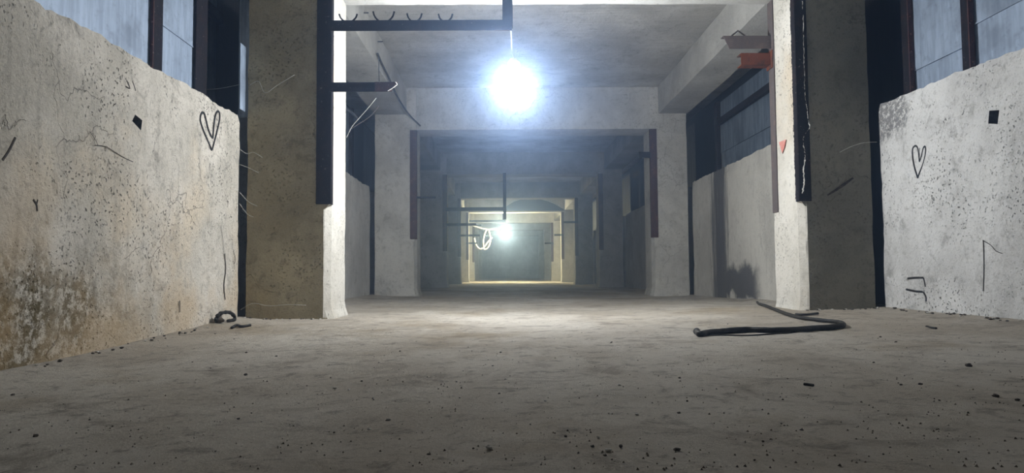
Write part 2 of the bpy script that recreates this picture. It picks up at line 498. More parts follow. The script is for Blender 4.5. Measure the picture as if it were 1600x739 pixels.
zt_l = lambda y: 1.435 + .012 * y
zt_r = lambda y: 1.425 + .026 * y
low_l = low_wall('wall_left', WL, -1, -1.0, 5.13, zt_l, MAT['wall_left'], [hole_quad([(205, 189), (219, 204), (221, 188), (210, 179)], WL)], .04, seed=1.3)
low_r = low_wall('wall_right', WR, 1, -1.0, 5.13, zt_r, MAT['wall_right'], [hole_quad([(1543, 193), (1558, 194), (1561, 172), (1545, 173)], WR)], .04, seed=4.1)
for b in range(7):
    y0, y1 = FY[b] + FD, FY[b + 1] - .01
    st = .07 if b == 0 else .25
    low_wall('wall_left', WL - .02, -1, y0, y1, lambda y: 1.60, MAT['wall_grey'], (), st, seed=b + 2.2)
    low_wall('wall_right', WR, 1, y0, y1, lambda y: 1.645, MAT['wall_damp' if b == 0 else 'wall_grey'], (), st, seed=b + 6.2)

# ------------------------------------------------------------------ marks on the near walls (drawn strokes, cracks)
def stroke(name, wall, x, pts, w, mat, per=5, label=None, closed=False, sides=6):
    q = [on_x(a, b, x) for a, b in pts]
    if per > 1: q = smooth_path(q, per)
    o = obj(name, tube(q, w, sides=sides, flat=(0, .35)), mat, wall)
    if label: o['label'] = label
    return o
xl, xr = WL + .003, WR - .003
heart_l = [(331, 234), (324, 218), (317, 201), (313, 187), (315, 177), (319, 177), (322, 187), (326, 203), (331, 214), (333, 213), (334, 200), (336, 184), (339, 175), (343, 176), (343, 188), (338, 210), (334, 225), (331, 234), (328, 228)]
stroke('heart_drawing', low_l, xl, heart_l, .0085, MAT['paint_black'], label='black hand-drawn heart')
heart_r = [(1434, 278), (1429, 262), (1426, 245), (1426, 233), (1430, 228), (1434, 231), (1436, 244), (1437, 252), (1440, 243), (1443, 231), (1446, 230), (1446, 241), (1442, 257), (1436, 272), (1434, 278)]
stroke('heart_drawing', low_r, xr, heart_r, .0085, MAT['paint_black'], label='black hand-drawn heart')
stroke('heart_drawing', low_r, xr, [(1437, 231), (1437, 252)], .005, MAT['paint_black'])
for pts, w in (([(1418, 435), (1430, 434), (1443, 434)], .006), ([(1443, 434), (1445, 442), (1446, 448)], .006),
               ([(1416, 452), (1430, 455), (1442, 456)], .006), ([(1443, 456), (1447, 464), (1447, 471)], .007)):
    stroke('paint_mark', low_r, xr, pts, w * 1.35, MAT['paint_black'], 3)
for pts, w in (([(1536, 375), (1537, 400), (1537, 430), (1536, 455)], .0045), ([(1536, 376), (1548, 383), (1556, 392), (1566, 396)], .0028)):
    stroke('crack', low_r, xr, pts, w * .8, MAT['crack'], 3)
for pts, w in (([(345, 352), (349, 380), (350, 395)], .004), ([(351, 396), (353, 420), (350, 445), (352, 468)], .010), ([(365, 390), (368, 405), (366, 412)], .004),
               ([(148, 227), (165, 229), (180, 238), (195, 247), (208, 253)], .004), ([(207, 127), (210, 135), (212, 142)], .006),
               ([(24, 215), (14, 235), (4, 250)], .011), ([(52, 312), (57, 320), (58, 330)], .010), ([(59, 312), (57, 321)], .007),
               ([(281, 470), (281, 488)], .009), ([(140, 205), (150, 220), (153, 228)], .003), ([(198, 126), (203, 138), (196, 135)], .008)):
    stroke('crack', low_l, xl, pts, w * .55, MAT['crack'], 3)

# ------------------------------------------------------------------ pillars
ORD = ['nearest', 'second', 'third', 'fourth', 'fifth', 'sixth', 'seventh', 'last']
def pillar(b, side):
    y0, y1 = FY[b], FY[b] + FD
    xi, xo = (XL, XLO) if side < 0 else (XR, XRO)
    sg = -side                     # direction from the pillar into the passage
    step = .05 if b == 0 else (.09 if b == 1 else .3)
    xs = lines(min(xi, xo), max(xi, xo), step); ys = lines(y0, y1, step); zs = lines(-.08, CEIL - .002, step)
    iin = len(xs) - 1 if side < 0 else 0
    def fn(c, i, j, k):
        c = V(c)
        # worn, knocked-off corner below the steel angle
        if b < 2 and i == iin and j == 0 and zs[k] < .84:
            n = .5 + .5 * mnoise.noise(V((zs[k] * 9, b, side * 3)))
            c.x -= sg * (.028 + .02 * n); c.y += .012 * n
        if j == 0: c.y = max(c.y, y0 - .004)
        if i == iin and zs[k] > .84: c.x = xi + (c.x - xi) * .3
        if zs[k] < .12:            # mortar spread at the foot
            e = (1 - max(zs[k], 0) / .12) ** 2 * .03
            if i == iin: c.x += sg * e
        if k == len(zs) - 1: c.z = CEIL - .002
        return c
    bm = grid_box(xs, ys, zs, amp=.006 if b < 2 else .004, freq=3.4, seed=b * 3.1 + side, fn=fn)
    bm.normal_update()
    front = 'pillar_brown' if (b == 0 and side < 0) else ('pillar_front_shaded' if b == 0 else ('pillar_grey' if b == 1 or b > 4 else 'pillar_shaded'))
    inner = 'white_face' if b == 0 else front  # nearest inner faces stay light; the front colours carry the shade
    for f in bm.faces:
        c = f.calc_center_median()
        on_in = abs(c.x - xi) < .06 and c.y > y0 + .012 and abs(c.x - xi) < abs(c.x - xo) * .2
        fx = abs(f.normal.x)
        f.material_index = 1 if (on_in and fx > .5) else 0
        if b == 0 and c.z < .84 and abs(c.x - xi) < .06 and fx > .3: f.material_index = 1
    who = 'beside the black hose' if side > 0 else 'carrying the cable bracket'
    if b == 0:
        lab = 'dark concrete pillar with white inner face beside the black hose' if side > 0 else 'brownish concrete pillar with white inner face carrying the cable bracket'
    else:
        base = 'the one beside the black hose' if side > 0 else 'the one carrying the cable bracket'
        if b == 1: lab = 'grey concrete pillar next in line behind ' + base
        else: lab = '%s concrete pillar in the row that starts with %s' % (ORD[b] if b < 7 else 'eighth', base)
    t = thing('concrete_pillar', (xi, y0, 0), lab, 'pillar', 'pillars along the tunnel')
    obj('shaft', bm, [MAT[front], MAT[inner]], t, origin=(xi, y0, 0))
    if b < 6:
        # steel angle protecting the upper corner
        w, th = (.10 if side < 0 else .08), .008
        if b: w = .09
        z0, z1 = (.84, BB[b] - .003) if b else (.845, BB[b] - .003)
        a0, a1 = (xi - w, xi + th) if side < 0 else (xi - th, xi + w)
        bb = box(a0, a1, y0 - th - .006, y0 - .004, z0, z1)
        s0, s1 = (xi + .002, xi + th + .002) if side < 0 else (xi - th - .002, xi - .002)
        box(s0, s1, y0 - .005, y0 + .05, z0, z1, bb)
        obj('corner_angle', bb, MAT['steel' if b == 0 else 'steel_rust'], t, origin=(xi, y0, z0))
    if b == 0 and side > 0:
        s = box(xi - .010, xi - .002, y1 - .10, y1 + .004, .80, BB[0] - .003)
        o = obj('corner_strip', s, MAT['steel_grey'], t, origin=(xi, y1, .8))
        # broken plaster edge standing proud of the concrete, along the steel angle
        pts = [(1252.5, 2), (1254, 40), (1255, 80), (1256, 120), (1257, 150), (1260, 172), (1262, 190), (1264, 199), (1259, 206), (1254, 215), (1255, 228), (1257, 240), (1256, 255), (1254, 268), (1255, 285), (1253, 302)]
        q = smooth_path([on_y(x + .8, y, y0 - .012) for x, y in pts], 6)
        q = [p + V((.004 * mnoise.noise(p * 60), 0, 0)) for p in q]
        q = smooth_path(q, 2); q = [p + V((.005 * mnoise.noise(p * 90), 0, 0)) for p in q]
        r = [.0018 + .0045 * abs(mnoise.noise(p * 55)) + (.0022 if p.z < 1.15 else 0) for p in q]
        obj('plaster_edge', tube(q, r, sides=5), MAT['plaster_chip'], t)
        # chipped mortar between the white face and the angle
        cb = bmesh.new()
        rnd = random.Random(4)
        for i in range(120):
            z = .86 + 1.5 * rnd.random() ** 1.2; s_ = .004 + .008 * rnd.random()
            box(xi - .006, xi - .001, y0 + .048, y0 + .052 + s_ * 1.6, z, z + s_ * 1.5, cb)
        obj('broken_edge', cb, MAT['crack'], t)
        g = [on_y(px, py, y0 - .003) for px, py in ((1293, 305), (1306, 297), (1319, 288), (1333, 278))]
        obj('groove', tube(g, [.006, .010, .012, .008], flat=(1, .3), sides=6), MAT['crack'], t)
        tri = bmesh.new()
        P3 = [(1217, 222), (1228, 218), (1226, 229), (1222, 240)]
        f = [tri.verts.new(on_x(px, py, xi - .009)) for px, py in P3] + [tri.verts.new(on_x(px, py, xi - .002)) for px, py in P3]
        tri.faces.new(f[:4]); tri.faces.new(f[4:][::-1])
        for i in range(4): tri.faces.new((f[i], f[(i + 1) % 4], f[4 + (i + 1) % 4], f[4 + i]))
        obj('red_mark', tri, MAT['red_paint'], t)
    return t
for b in range(8):
    for side in (-1, 1): pillar(b, side)

# ------------------------------------------------------------------ beams
for b in range(8):
    y0, y1 = FY[b], FY[b] + FD
    bm = grid_box(lines(XL + .003, XR - .003, .12), lines(y0, y1, .13), lines(BB[b], CEIL - .003, .12), amp=.006, freq=2.5, seed=b + 11.0)
    lab = ['pale concrete crossbeam directly above the nearest bulb', 'pale concrete crossbeam lit up behind the nearest bulb'][b] if b < 2 else \
        '%s overhead concrete crossbeam counted from the nearest bulb' % (ORD[b] if b < 7 else 'eighth')
    tag(obj('concrete_beam', bm, MAT['beam_shaded' if 2 <= b <= 4 else 'beam'], origin=(XL, y0, BB[b])), lab, 'beam', 'crossbeams over the tunnel')
starts = [-1.2] + [y + FD for y in FY]
ends = FY + [YEND]
for i, (a, e) in enumerate(zip(starts, ends)):
    if i > 5: break
    for side in (-1, 1):
        x0, x1 = (XLO, -1.40) if side < 0 else (2.33, XRO + .02)
        bm = grid_box(lines(x0, x1, .15), lines(a + .003, e - .003, .25), lines(2.68, CEIL - .003, .1), amp=.010, freq=2.0, seed=i * 2 + side + 20)
        at = 'behind the orange bracket' if side > 0 else 'behind the short rusty bracket'
        if i == 0: lab = 'long concrete edge beam over the low wall with the %s' % ('square hole' if side > 0 else 'ragged hole')
        elif i == 1: lab = 'long concrete edge beam under the ceiling just ' + at
        else: lab = 'long concrete edge beam %s bay on the side with the %s' % (['', '', 'in the second', 'in the third', 'in the fourth', 'in the fifth'][i], 'black hose' if side > 0 else 'cable brackets')
        tag(obj('edge_beam', bm, MAT['beam_shaded' if 2 <= i <= 4 else 'beam'], origin=((x0 + x1) / 2, a, 2.68)), lab, 'beam', 'edge beams along the ceiling')

# ------------------------------------------------------------------ sheet metal above the low walls, steel posts and rails
def sheet(x, y0, y1, z0, z1, mat, label, group=None, ridge=0.0, name='metal_sheet'):
    s = 1 if x > 0 else -1
    def fn(c, i, j, k):
        return V((c.x + .004 * mnoise.noise(V((c.y * 2.1, c.z * 1.7, x))), c.y, c.z))
    bm = grid_box([x, x + .003], lines(y0, y1, .12), lines(z0, z1, .12), fn=fn)
    if ridge:                      # turned-up lip along the lower edge
        box(x - .006 if s > 0 else x, x + .003 if s > 0 else x + .007, y0, y1, z0, z0 + ridge, bm)
    return tag(obj(name, bm, mat, origin=(x, (y0 + y1) / 2, z0)), label, 'metal sheet', group)
def post(x0, x1, y0, y1, z0, z1, label, mat='steel', rust=True, group='steel posts above the low walls'):
    t = thing('steel_post', ((x0 + x1) / 2, (y0 + y1) / 2, z0), label, 'post', group)
    th = .008
    s = 1 if x0 > 0 else -1
    inner = x0 if s > 0 else x1
    bm = box(inner - (0 if s > 0 else th), inner + (th if s > 0 else 0), y0, y1, z0, z1)
    obj('web', bm, MAT[mat], t, origin=((x0 + x1) / 2, y0, z0))
    b2 = box(x0, x1, y0 - th, y0, z0, z1)
    obj('flange', b2, MAT['steel_rust' if rust else mat], t, origin=((x0 + x1) / 2, y0, z0))
    if rust:
        xm, z00 = (x0 + x1) / 2, V((0, 0, 0))
        first = None
        for k in range(8):
            z = z0 + .1 + k * (z1 - z0 - .2) / 7
            if first is None:
                rb = lathe([(0, 0), (.008, 0), (.006, .006), (0, .008)], z00, None, 8)
                for q in rb.verts: q.co = V((q.co.x, -q.co.z, q.co.y))
                r = first = obj('rivet', rb, MAT['steel_rust'])
            else:
                r = first.copy(); COL.objects.link(r)
            r.parent = t; r.location = V((xm, y0 - th, z)) - t.location
    return t
LX, RX = WL - .21, WR + .205       # planes of the sheet metal
def yat(px, x): return on_x(px, 150, x).y
gl = 'grey-blue sheets above the low walls'
pl0, pl1 = yat(237, LX + .014), yat(251, LX + .014)
pl2, pl3 = yat(305, LX + .014), yat(322, LX + .014)
sheet(LX - .01, 1.2, pl1 + .02, -.01, 2.66, MAT['sheet'], 'large blue-grey metal sheet above the wall with the ragged hole', gl)
zs = on_x(277, 56, LX).z
sheet(LX - .01, pl1 + .03, pl3, -.01, zs + .03, MAT['sheet'], 'lower narrow blue-grey sheet between two dark posts above the slim heart drawing', gl)
sheet(LX - .006, pl1 + .03, pl3, zs, 2.66, MAT['sheet'], 'upper narrow blue-grey sheet lapped over the lower one beside the dark recess', gl, .008)
post(LX + .002, LX + .02, pl0, pl1, zt_l(4), 2.66, 'dark steel post with rusty flange standing on the wall with the ragged hole')
post(LX + .002, LX + .018, pl2, pl3, zt_l(4.6), 2.66, 'black steel post at the edge of the dark recess beside the brownish pillar', rust=False)
sheet(LX - .30, pl3 - .2, 5.9, -.01, 2.66, MAT['sheet_dull'], 'dim metal sheet set back in the dark recess beside the brownish pillar', gl)  # dull colour carries the shade of the recess
zr = on_x(350, 32, LX - .24).z
tag(obj('steel_rail', box(LX - .29, LX - .24, pl3 - .2, 5.9, zr - .04, zr + .05), MAT['steel'], origin=(LX - .27, 5.2, zr)), 'dark horizontal rail crossing the recess beside the brownish pillar', 'rail')
a, b_ = on_y(375, 70, 5.08), on_y(386, 172, 5.08)
sx = -1.882
sbm2 = grid_box([sx - .004, sx], lines(5.035, 5.140, .03), lines(b_.z, a.z, .05), fn=lambda c, i, j, k: V((c.x, c.y + (.006 * mnoise.noise(V((c.z * 14, j, 2))) if j == 0 else 0), c.z)))
tag(obj('galvanised_strip', sbm2, MAT['sheet'], origin=(sx, 5.09, b_.z)), 'narrow bright galvanised strip hanging beside the brownish pillar', 'strip')

q0, q1 = yat(1507, RX - .034), yat(1518, RX - .034)      # q1 nearer than q0
q2, q3 = yat(1413, RX - .034), yat(1423, RX - .034)
q0, q1 = sorted((q0, q1)); q2, q3 = sorted((q2, q3))
z1 = on_x(1560, 19, RX).z
sheet(RX + .01, 1.5, q1 + .01, .03, z1 + .03, MAT['sheet'], 'lower blue-grey sheet directly above the square hole', gl)
sheet(RX + .006, 1.5, q1 + .01, z1, 2.66, MAT['sheet'], 'upper grey sheet with white splashes lapped above the square hole', gl, .010)
z2 = on_x(1468, 92, RX).z
sheet(RX + .01, q1 + .03, q3, .03, z2 + .03, MAT['sheet'], 'lower blue-grey sheet above the wall corner with bare cement', gl)
sheet(RX + .004, q1 + .03, q3, z2, 2.66, MAT['sheet'], 'upper blue-grey sheet between the rusty post and the black opening', gl, .004)
post(RX - .038, RX - .002, q0, q1, zt_r(4.3), 2.66, 'dark steel post with rusty flange standing between sheets near the square hole')
post(RX - .038, RX - .002, q2, q3, zt_r(4.9), 2.66, 'dark riveted steel post at the edge of the black opening')
# bays behind the first portal
for b in range(5):
    y0, y1 = FY[b] + FD, FY[b + 1]
    nm = ['first', 'second', 'third', 'fourth', 'fifth'][b]
    if b == 0:
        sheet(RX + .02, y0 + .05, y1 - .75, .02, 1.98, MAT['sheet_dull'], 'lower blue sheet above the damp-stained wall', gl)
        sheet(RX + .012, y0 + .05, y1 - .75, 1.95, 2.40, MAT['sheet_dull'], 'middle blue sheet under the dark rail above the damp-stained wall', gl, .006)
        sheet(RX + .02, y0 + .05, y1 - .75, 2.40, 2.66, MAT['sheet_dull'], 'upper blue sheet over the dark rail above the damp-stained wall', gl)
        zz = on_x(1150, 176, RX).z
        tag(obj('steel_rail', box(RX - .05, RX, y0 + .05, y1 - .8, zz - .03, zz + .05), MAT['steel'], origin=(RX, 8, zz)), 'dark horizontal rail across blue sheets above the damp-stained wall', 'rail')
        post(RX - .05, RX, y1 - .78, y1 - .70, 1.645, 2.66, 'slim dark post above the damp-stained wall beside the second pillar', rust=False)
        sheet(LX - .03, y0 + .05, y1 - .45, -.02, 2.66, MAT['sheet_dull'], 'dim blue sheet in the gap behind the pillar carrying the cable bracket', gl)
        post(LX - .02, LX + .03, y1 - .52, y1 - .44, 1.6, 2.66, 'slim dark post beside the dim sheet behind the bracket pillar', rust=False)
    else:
        sheet(RX + .02, y0 + .05, y1 - .5, .02, 2.66, MAT['sheet_shaded'], 'dim blue sheet above the wall in the %s bay on the hose side' % ORD[b], gl)
        sheet(LX - .03, y0 + .05, y1 - .5, -.02, 2.66, MAT['sheet_shaded'], 'dim blue sheet above the wall in the %s bay on the bracket side' % ORD[b], gl)

# ------------------------------------------------------------------ steel brackets
def angle_arm(x0, x1, y, zc, h, bm=None, d=.05, th=.007, cut=0.0, cut_end=1):
    """horizontal steel angle along x: a vertical flange towards the camera and a shelf behind its top edge."""
    bm = bm or bmesh.new()
    for (ya, yb, za, zb, c) in ((y, y + th, zc - h / 2, zc + h / 2, cut), (y + th, y + d, zc + h / 2 - th, zc + h / 2, 0)):
        e0 = x0 + (c if cut_end < 0 else 0); e1 = x1 - (c if cut_end > 0 else 0)
        pts = [(e0, za), (e1, za), (x1, zb), (x0, zb)]
        f0 = [bm.verts.new((px, ya, pz)) for px, pz in pts]; f1 = [bm.verts.new((px, yb, pz)) for px, pz in pts]
        bm.faces.new(f0); bm.faces.new(f1[::-1])
        for i in range(4): bm.faces.new((f0[i], f0[(i + 1) % 4], f1[(i + 1) % 4], f1[i]))
    return bm
YA = FY[0] - .062               # plane of the big cable bracket
pa, pb = on_y(521, 38, YA), on_y(800, 39.5, YA)
zc = on_y(660, 39.5, YA).z
arm_h = 17.0 / F * YA
br = thing('cable_bracket', (XL, YA, zc), 'long black steel bracket with hooks and upright reaching over to the nearest bulb', 'bracket')
obj('arm', angle_arm(XL + .006, pb.x, YA, zc, arm_h, d=.05), MAT['steel'], br, origin=(pa.x, YA, zc))
hx0, hx1 = on_y(785, 20, YA).x, on_y(801, 20, YA).x
hb = box(hx0, hx1, YA - .001, YA + .006, zc - arm_h / 2 + .03, 2.62)
box(hx1 - .007, hx1, YA + .006, YA + .05, zc - arm_h / 2 + .03, 2.62, hb)
obj('hanger', hb, MAT['steel'], br, origin=((hx0 + hx1) / 2, YA, zc))
gb = bmesh.new()
tri = [(hx0 - .06, zc - arm_h / 2), (hx1 - .03, zc - arm_h / 2), (hx1, zc - arm_h / 2 + .035), (hx0 - .06, zc)]
fa = [gb.verts.new((x, YA - .006, z)) for x, z in tri]; fb = [gb.verts.new((x, YA - .001, z)) for x, z in tri]
gb.faces.new(fa); gb.faces.new(fb[::-1])
for i in range(4): gb.faces.new((fa[i], fa[(i + 1) % 4], fb[(i + 1) % 4], fb[i]))
obj('gusset', gb, MAT['steel'], br, origin=(hx0, YA, zc))
for l, r, ht in ((530, 558, 22), (583, 616, 18), (636, 659, 21), (685, 707, 22)):
    A, B = on_y(l, ht, YA + .025), on_y(r, ht, YA + .025)
    zb = zc + arm_h / 2 + .004
    w = B.x - A.x
    pts = [A, A + V((w * .08, 0, (zb - A.z) * .55)), V((A.x + w * .27, A.y, zb)), V((A.x + w * .5, A.y, zb - .004)), V((A.x + w * .73, A.y, zb)), B + V((-w * .08, 0, (zb - B.z) * .55)), B]
    obj('hook', tube(smooth_path(pts, 4), .0065, sides=6), MAT['steel'], br, origin=(A.x + w / 2, A.y, zb))

pa, pb = on_y(521, 136, YA), on_y(620, 136, YA)
b2 = thing('short_bracket', (XL, YA, pa.z), 'short steel bracket with rusty broken tip below the long hooked bracket', 'bracket')
obj('arm', angle_arm(XL + .006, pb.x, YA, pa.z, 15 / F * YA, d=.05, cut=.04), MAT['steel'], b2, origin=(pa.x, YA, pa.z))
obj('tip', angle_arm(pb.x - .16, pb.x + .002, YA - .004, pa.z, 15.5 / F * YA, d=.03, th=.003, cut=.045), MAT['steel_rust'], b2, origin=(pb.x, YA, pa.z))
wp = [on_y(x, y, YA - .01) for x, y in ((606, 142), (613, 138), (621, 132), (618, 128))]
obj('bare_wire', tube(wp, .003, sides=5), MAT['cable_white'], b2)

YB = FY[0] + FD - .06
pa, pb = on_y(1130, 66, YB), on_y(1193, 66, YB)
b3 = thing('short_bracket', (XR, YB, pa.z), 'dark grey steel bracket above the orange one on the white-faced pillar', 'bracket')
obj('arm', angle_arm(pa.x, XR - .009, YB, pa.z, 21 / F * YB, d=.06, cut=.05, cut_end=-1), MAT['steel_grey'], b3, origin=(pb.x, YB, pa.z))
lp = [on_y(x, y, YB + .04) for x, y in ((1143, 56), (1153, 48), (1164, 56))]
obj('lug', tube(lp, .007, sides=4), MAT['steel_grey'], b3)
pa, pb = on_y(1158, 92, YB), on_y(1195, 92, YB)
b4 = thing('short_bracket', (XR, YB, pa.z), 'stubby orange steel bracket sticking out of the white-faced pillar', 'bracket')
h = 19 / F * YB
cb = box(pa.x, XR - .009, YB, YB + .006, pa.z - h / 2, pa.z + h / 2)
box(pa.x, XR - .009, YB + .006, YB + .10, pa.z + h / 2 - .006, pa.z + h / 2, cb)
box(pa.x, XR - .009, YB + .006, YB + .10, pa.z - h / 2, pa.z - h / 2 + .006, cb)
obj('arm', cb, MAT['steel_orange'], b4, origin=(pb.x, YB, pa.z))
obj('weld_plate', box(XR - .02, XR - .009, YB - .03, YB + .09, pa.z - h / 2 - .03, pa.z + h / 2 + .02, bev=.004), MAT['steel_orange'], b4, origin=(XR, YB, pa.z))

def far_bracket(y, p0, p1, label, h=.075, hang=None):
    A, B = on_y(p0[0], p0[1], y), on_y(p1[0], p1[1], y)
    t = thing('cable_bracket', (A.x, y, A.z), label, 'bracket', 'brackets deeper in the tunnel')
    obj('arm', angle_arm(min(A.x, B.x), max(A.x, B.x), y, A.z, h, d=.05), MAT['steel'], t, origin=(A.x, y, A.z))
    if hang:
        C, D = on_y(hang[0], hang[1], y), on_y(hang[0], hang[2], y)
        obj('hanger', box(C.x - .04, C.x + .03, y - .006, y + .001, min(C.z, D.z), max(C.z, D.z)), MAT['steel'], t, origin=(C.x, y, D.z))
far_bracket(FY[1] - .05, (651, 308.5), (681, 308.5), 'thin dark bracket on the grey pillar behind the bracket pillar', .03)
far_bracket(FY[2] - .06, (696, 327), (790, 327), 'long dark bracket with upright spanning just before the far lit opening', .085, (788.5, 270, 343))
far_bracket(FY[2] - .06, (697, 351), (744, 351), 'short dark bracket below the long one before the far lit opening', .06)
far_bracket(FY[3] - .06, (717, 368), (750, 368), 'short dark bracket crossing the edge of the far lit opening', .06)
far_bracket(FY[4] + FD + .02, (728, 345.5), (790, 345.5), 'long dark bracket above the distant warm bulb', .07, (786.5, 329, 347))
far_bracket(FY[4] - .06, (728, 380), (745, 380), 'small dark bracket stub under the white cable loops', .06)
far_bracket(FY[3] - .06, (903, 347), (880, 347), 'dark bracket stub on the far pillar opposite the long brackets', .06)
far_bracket(FY[4] - .06, (881, 367), (866, 367), 'small dark bracket stub in the lit opening opposite the cable loops', .07)
far_bracket(FY[5] - .06, (865, 380), (851, 380), 'tiny dark bracket beyond the distant bulb opposite the cable loops', .07)
far_bracket(FY[5] - .06, (740, 352), (752, 352), 'tiny dark bracket beyond the distant bulb beside the cable loops', .07)
far_bracket(FY[1] - .05, (999, 242), (1016, 242), 'flat grey clamp on the grey pillar behind the hose', .09)

# dark flat arch in front of the far crossbeam
ab = bmesh.new()
ya = FY[4] - .02
arc = [(786, 329), (792, 322), (802, 315.5), (814, 311.5), (828, 310), (842, 311), (856, 314.5), (868, 319.5), (879, 326), (882, 329)]
fr, bk = [], []
for px, py in arc:
    p = on_y(px, py, ya - .005); fr.append(ab.verts.new(p)); bk.append(ab.verts.new(p + V((0, .015, 0))))
ab.faces.new(fr); ab.faces.new(bk[::-1])
for i in range(len(arc)): ab.faces.new((fr[i], fr[(i + 1) % len(arc)], bk[(i + 1) % len(arc)], bk[i]))
tag(obj('dark_arch', ab, MAT['steel'], origin=on_y(834, 329, ya)), 'dark arched shape above the far lit opening', 'flat_shape')

# ------------------------------------------------------------------ bulbs
def bulb(px, py, y, mat, label, top, cable_px, R=BULB_R):
    c = on_y(px, py, y)
    t = thing('light_bulb', c, label, 'light bulb')
    prof = [(0, -R)] + [(R * math.sin(a), -R * math.cos(a)) for a in [math.pi * k / 14 for k in range(1, 11)]] + [(R * .42, R * .98), (R * .36, R * 1.15)]
    obj('globe', lathe(prof, c), mat, t, True, origin=c)
    obj('socket', lathe([(0, R * 1.12), (R * .42, R * 1.12), (R * .42, R * 1.7), (R * .25, R * 1.95), (0, R * 1.95)], c), MAT['socket'], t, True, origin=c)
    e = on_y(cable_px[0], cable_px[1], top)
    s = c + V((0, 0, R * 1.9))
    pts = [s, s.lerp(e, .35) + V((-.006, 0, 0)), s.lerp(e, .7) + V((-.003, 0, 0)), e, e + V((.002, 0, .02))]
    obj('cable', tube(smooth_path(pts, 4), .0062, sides=6), MAT['cable_white'], t)
    return t
bulb(803, 137, YA + .045, MAT['bulb_cool'], 'blazing cool white bulb hanging by a white cable from the long hooked bracket', YA + .045, (798, 40))
bulb(788.5, 363.5, FY[4] + FD + .05, MAT['bulb_warm'], 'small distant warm white bulb hanging deep in the tunnel', FY[4] + FD + .05, (787, 347), .14)  # enlarged globe takes in the glare of the distant bulb

# ------------------------------------------------------------------ cables
def cable(pts, r, mat, name, label, cat='cable', group=None, per=6):
    o = obj(name, tube(smooth_path(pts, per), r, sides=7), MAT[mat], smooth=True, origin=pts[0])
    return tag(o, label, cat, group)
cable([on_y(590, 84, 7.75), on_y(597, 100, 8.0), on_y(606, 118, 8.4), on_y(614, 136, 8.8), on_y(625, 158, 9.4), on_y(640, 180, 10.15), on_y(657, 197, 10.27)], .012, 'cable_dark', 'hanging_cable', 'dark cable sagging from the ceiling down to the pale crossbeam')
cable([on_y(592, 92, 7.72), on_y(592, 110, 7.72), on_y(592.5, 127, 7.72)], .005, 'cable_dark', 'hanging_cable', 'thin dark cable end hanging straight down above the rusty bracket tip')
cable([on_y(588, 153, 6.6), on_y(575, 169, 6.6), on_y(560, 186, 6.6), on_y(550, 198, 6.6), on_y(541, 216, 6.6)], .003, 'cobweb', 'pale_cord', 'pale stiff cord slanting beside the white-faced pillar under the rusty bracket')
cable([on_y(592, 166, 7.2), on_y(578, 182, 7.2), on_y(560, 194, 7.2), on_y(545, 203, 7.2)], .005, 'steel_grey', 'pale_cord', 'greyish curved cord lower beside the slanting pale cord')
cable([on_y(541, 170, 7.8), on_y(552, 178, 7.8), on_y(560, 186, 7.8)], .014, 'cable_dark', 'hanging_cable', 'dark cable stub in the gap behind the bracket pillar')
for i, (pts, lab) in enumerate((([(761, 357), (757, 366), (755, 378), (757, 390), (764, 384), (766, 372), (763, 358)], 'white cable loop hanging beside the distant bulb, tallest of the tangle'),
                 ([(741, 372), (744, 383), (750, 389), (756, 386), (762, 378), (769, 371)], 'white cable sagging under the tall loop beside the distant bulb'),
                 ([(780, 358), (772, 358), (762, 358), (750, 356), (738, 352)], 'white cable running sideways to the distant bulb'))):
    cable([on_y(x, y, FY[4] + FD + .25) for x, y in pts], .028, 'cable_white', 'cable_loop', lab, 'cable', 'cable tangle beside the distant bulb', 5)
for (cx, cy, yy, lab) in ((566, 16, 7.1, 'bent steel hook in the edge beam just above the hooked bracket'), (588, 61, 7.9, 'bent steel hook in the edge beam below the hooked bracket')):
    p = [on_y(cx - 10, cy - 8, yy), on_y(cx - 7, cy + 1, yy), on_y(cx, cy + 4, yy), on_y(cx + 10, cy + 4, yy)]
    cable(p, .007, 'cable_dark', 'ceiling_hook', lab, 'hook', 'hooks in the edge beam')

# black hose lying on the floor
HR = .0155
hp = [(1089, 519), (1094, 523), (1104, 521), (1130, 518.5), (1165, 516), (1200, 517), (1235, 516.5), (1270, 514), (1300, 512), (1318, 509), (1314, 505), (1300, 503), (1280, 501), (1250, 497), (1228, 491), (1206, 483), (1190, 477), (1183, 473)]
hq = [on_floor(x, y - 1, HR * .9) for x, y in hp]
hq = smooth_path(hq, 6)
hq = [V((p.x, p.y, floor_z(p.x, p.y) + HR * .9 + .012 * max(0, mnoise.noise(V((p.x * 2.1, p.y, 4)))))) for p in hq]
hr = [HR * (1 if i < len(hq) * .52 else .75) * (1 + .12 * mnoise.noise(p * 40)) for i, p in enumerate(hq)]
hose = thing('rubber_hose', hq[0], 'bent black rubber hose lying on the dirt floor in front of the white-faced pillar', 'hose')
obj('hose_body', tube(hq, hr, sides=10), MAT['rubber'], hose, True, origin=hq[0])
e = hq[0]; dr = (hq[0] - hq[4]).normalized()
obj('end_cap', tube([e - dr * .012, e + dr * .014, e + dr * .028], [HR * 1.1, HR * 1.2, HR * .9], sides=10), MAT['rubber'], hose)
wq = smooth_path([on_floor(x, y, .004) for x, y in ((1105, 523), (1130, 523.5), (1165, 524), (1195, 522.5), (1235, 519))], 5)
cable(wq, .0035, 'rubber', 'thin_wire', 'thin black wire on the floor just in front of the black hose', 'wire', per=1)
cable([on_floor(x, y, .008) for x, y in ((1243, 491), (1258, 491.5), (1270, 490.5), (1278, 489.5))], .008, 'rubber', 'broken_stick', 'short dark stick on the floor by the foot of the white-faced pillar', 'stick')

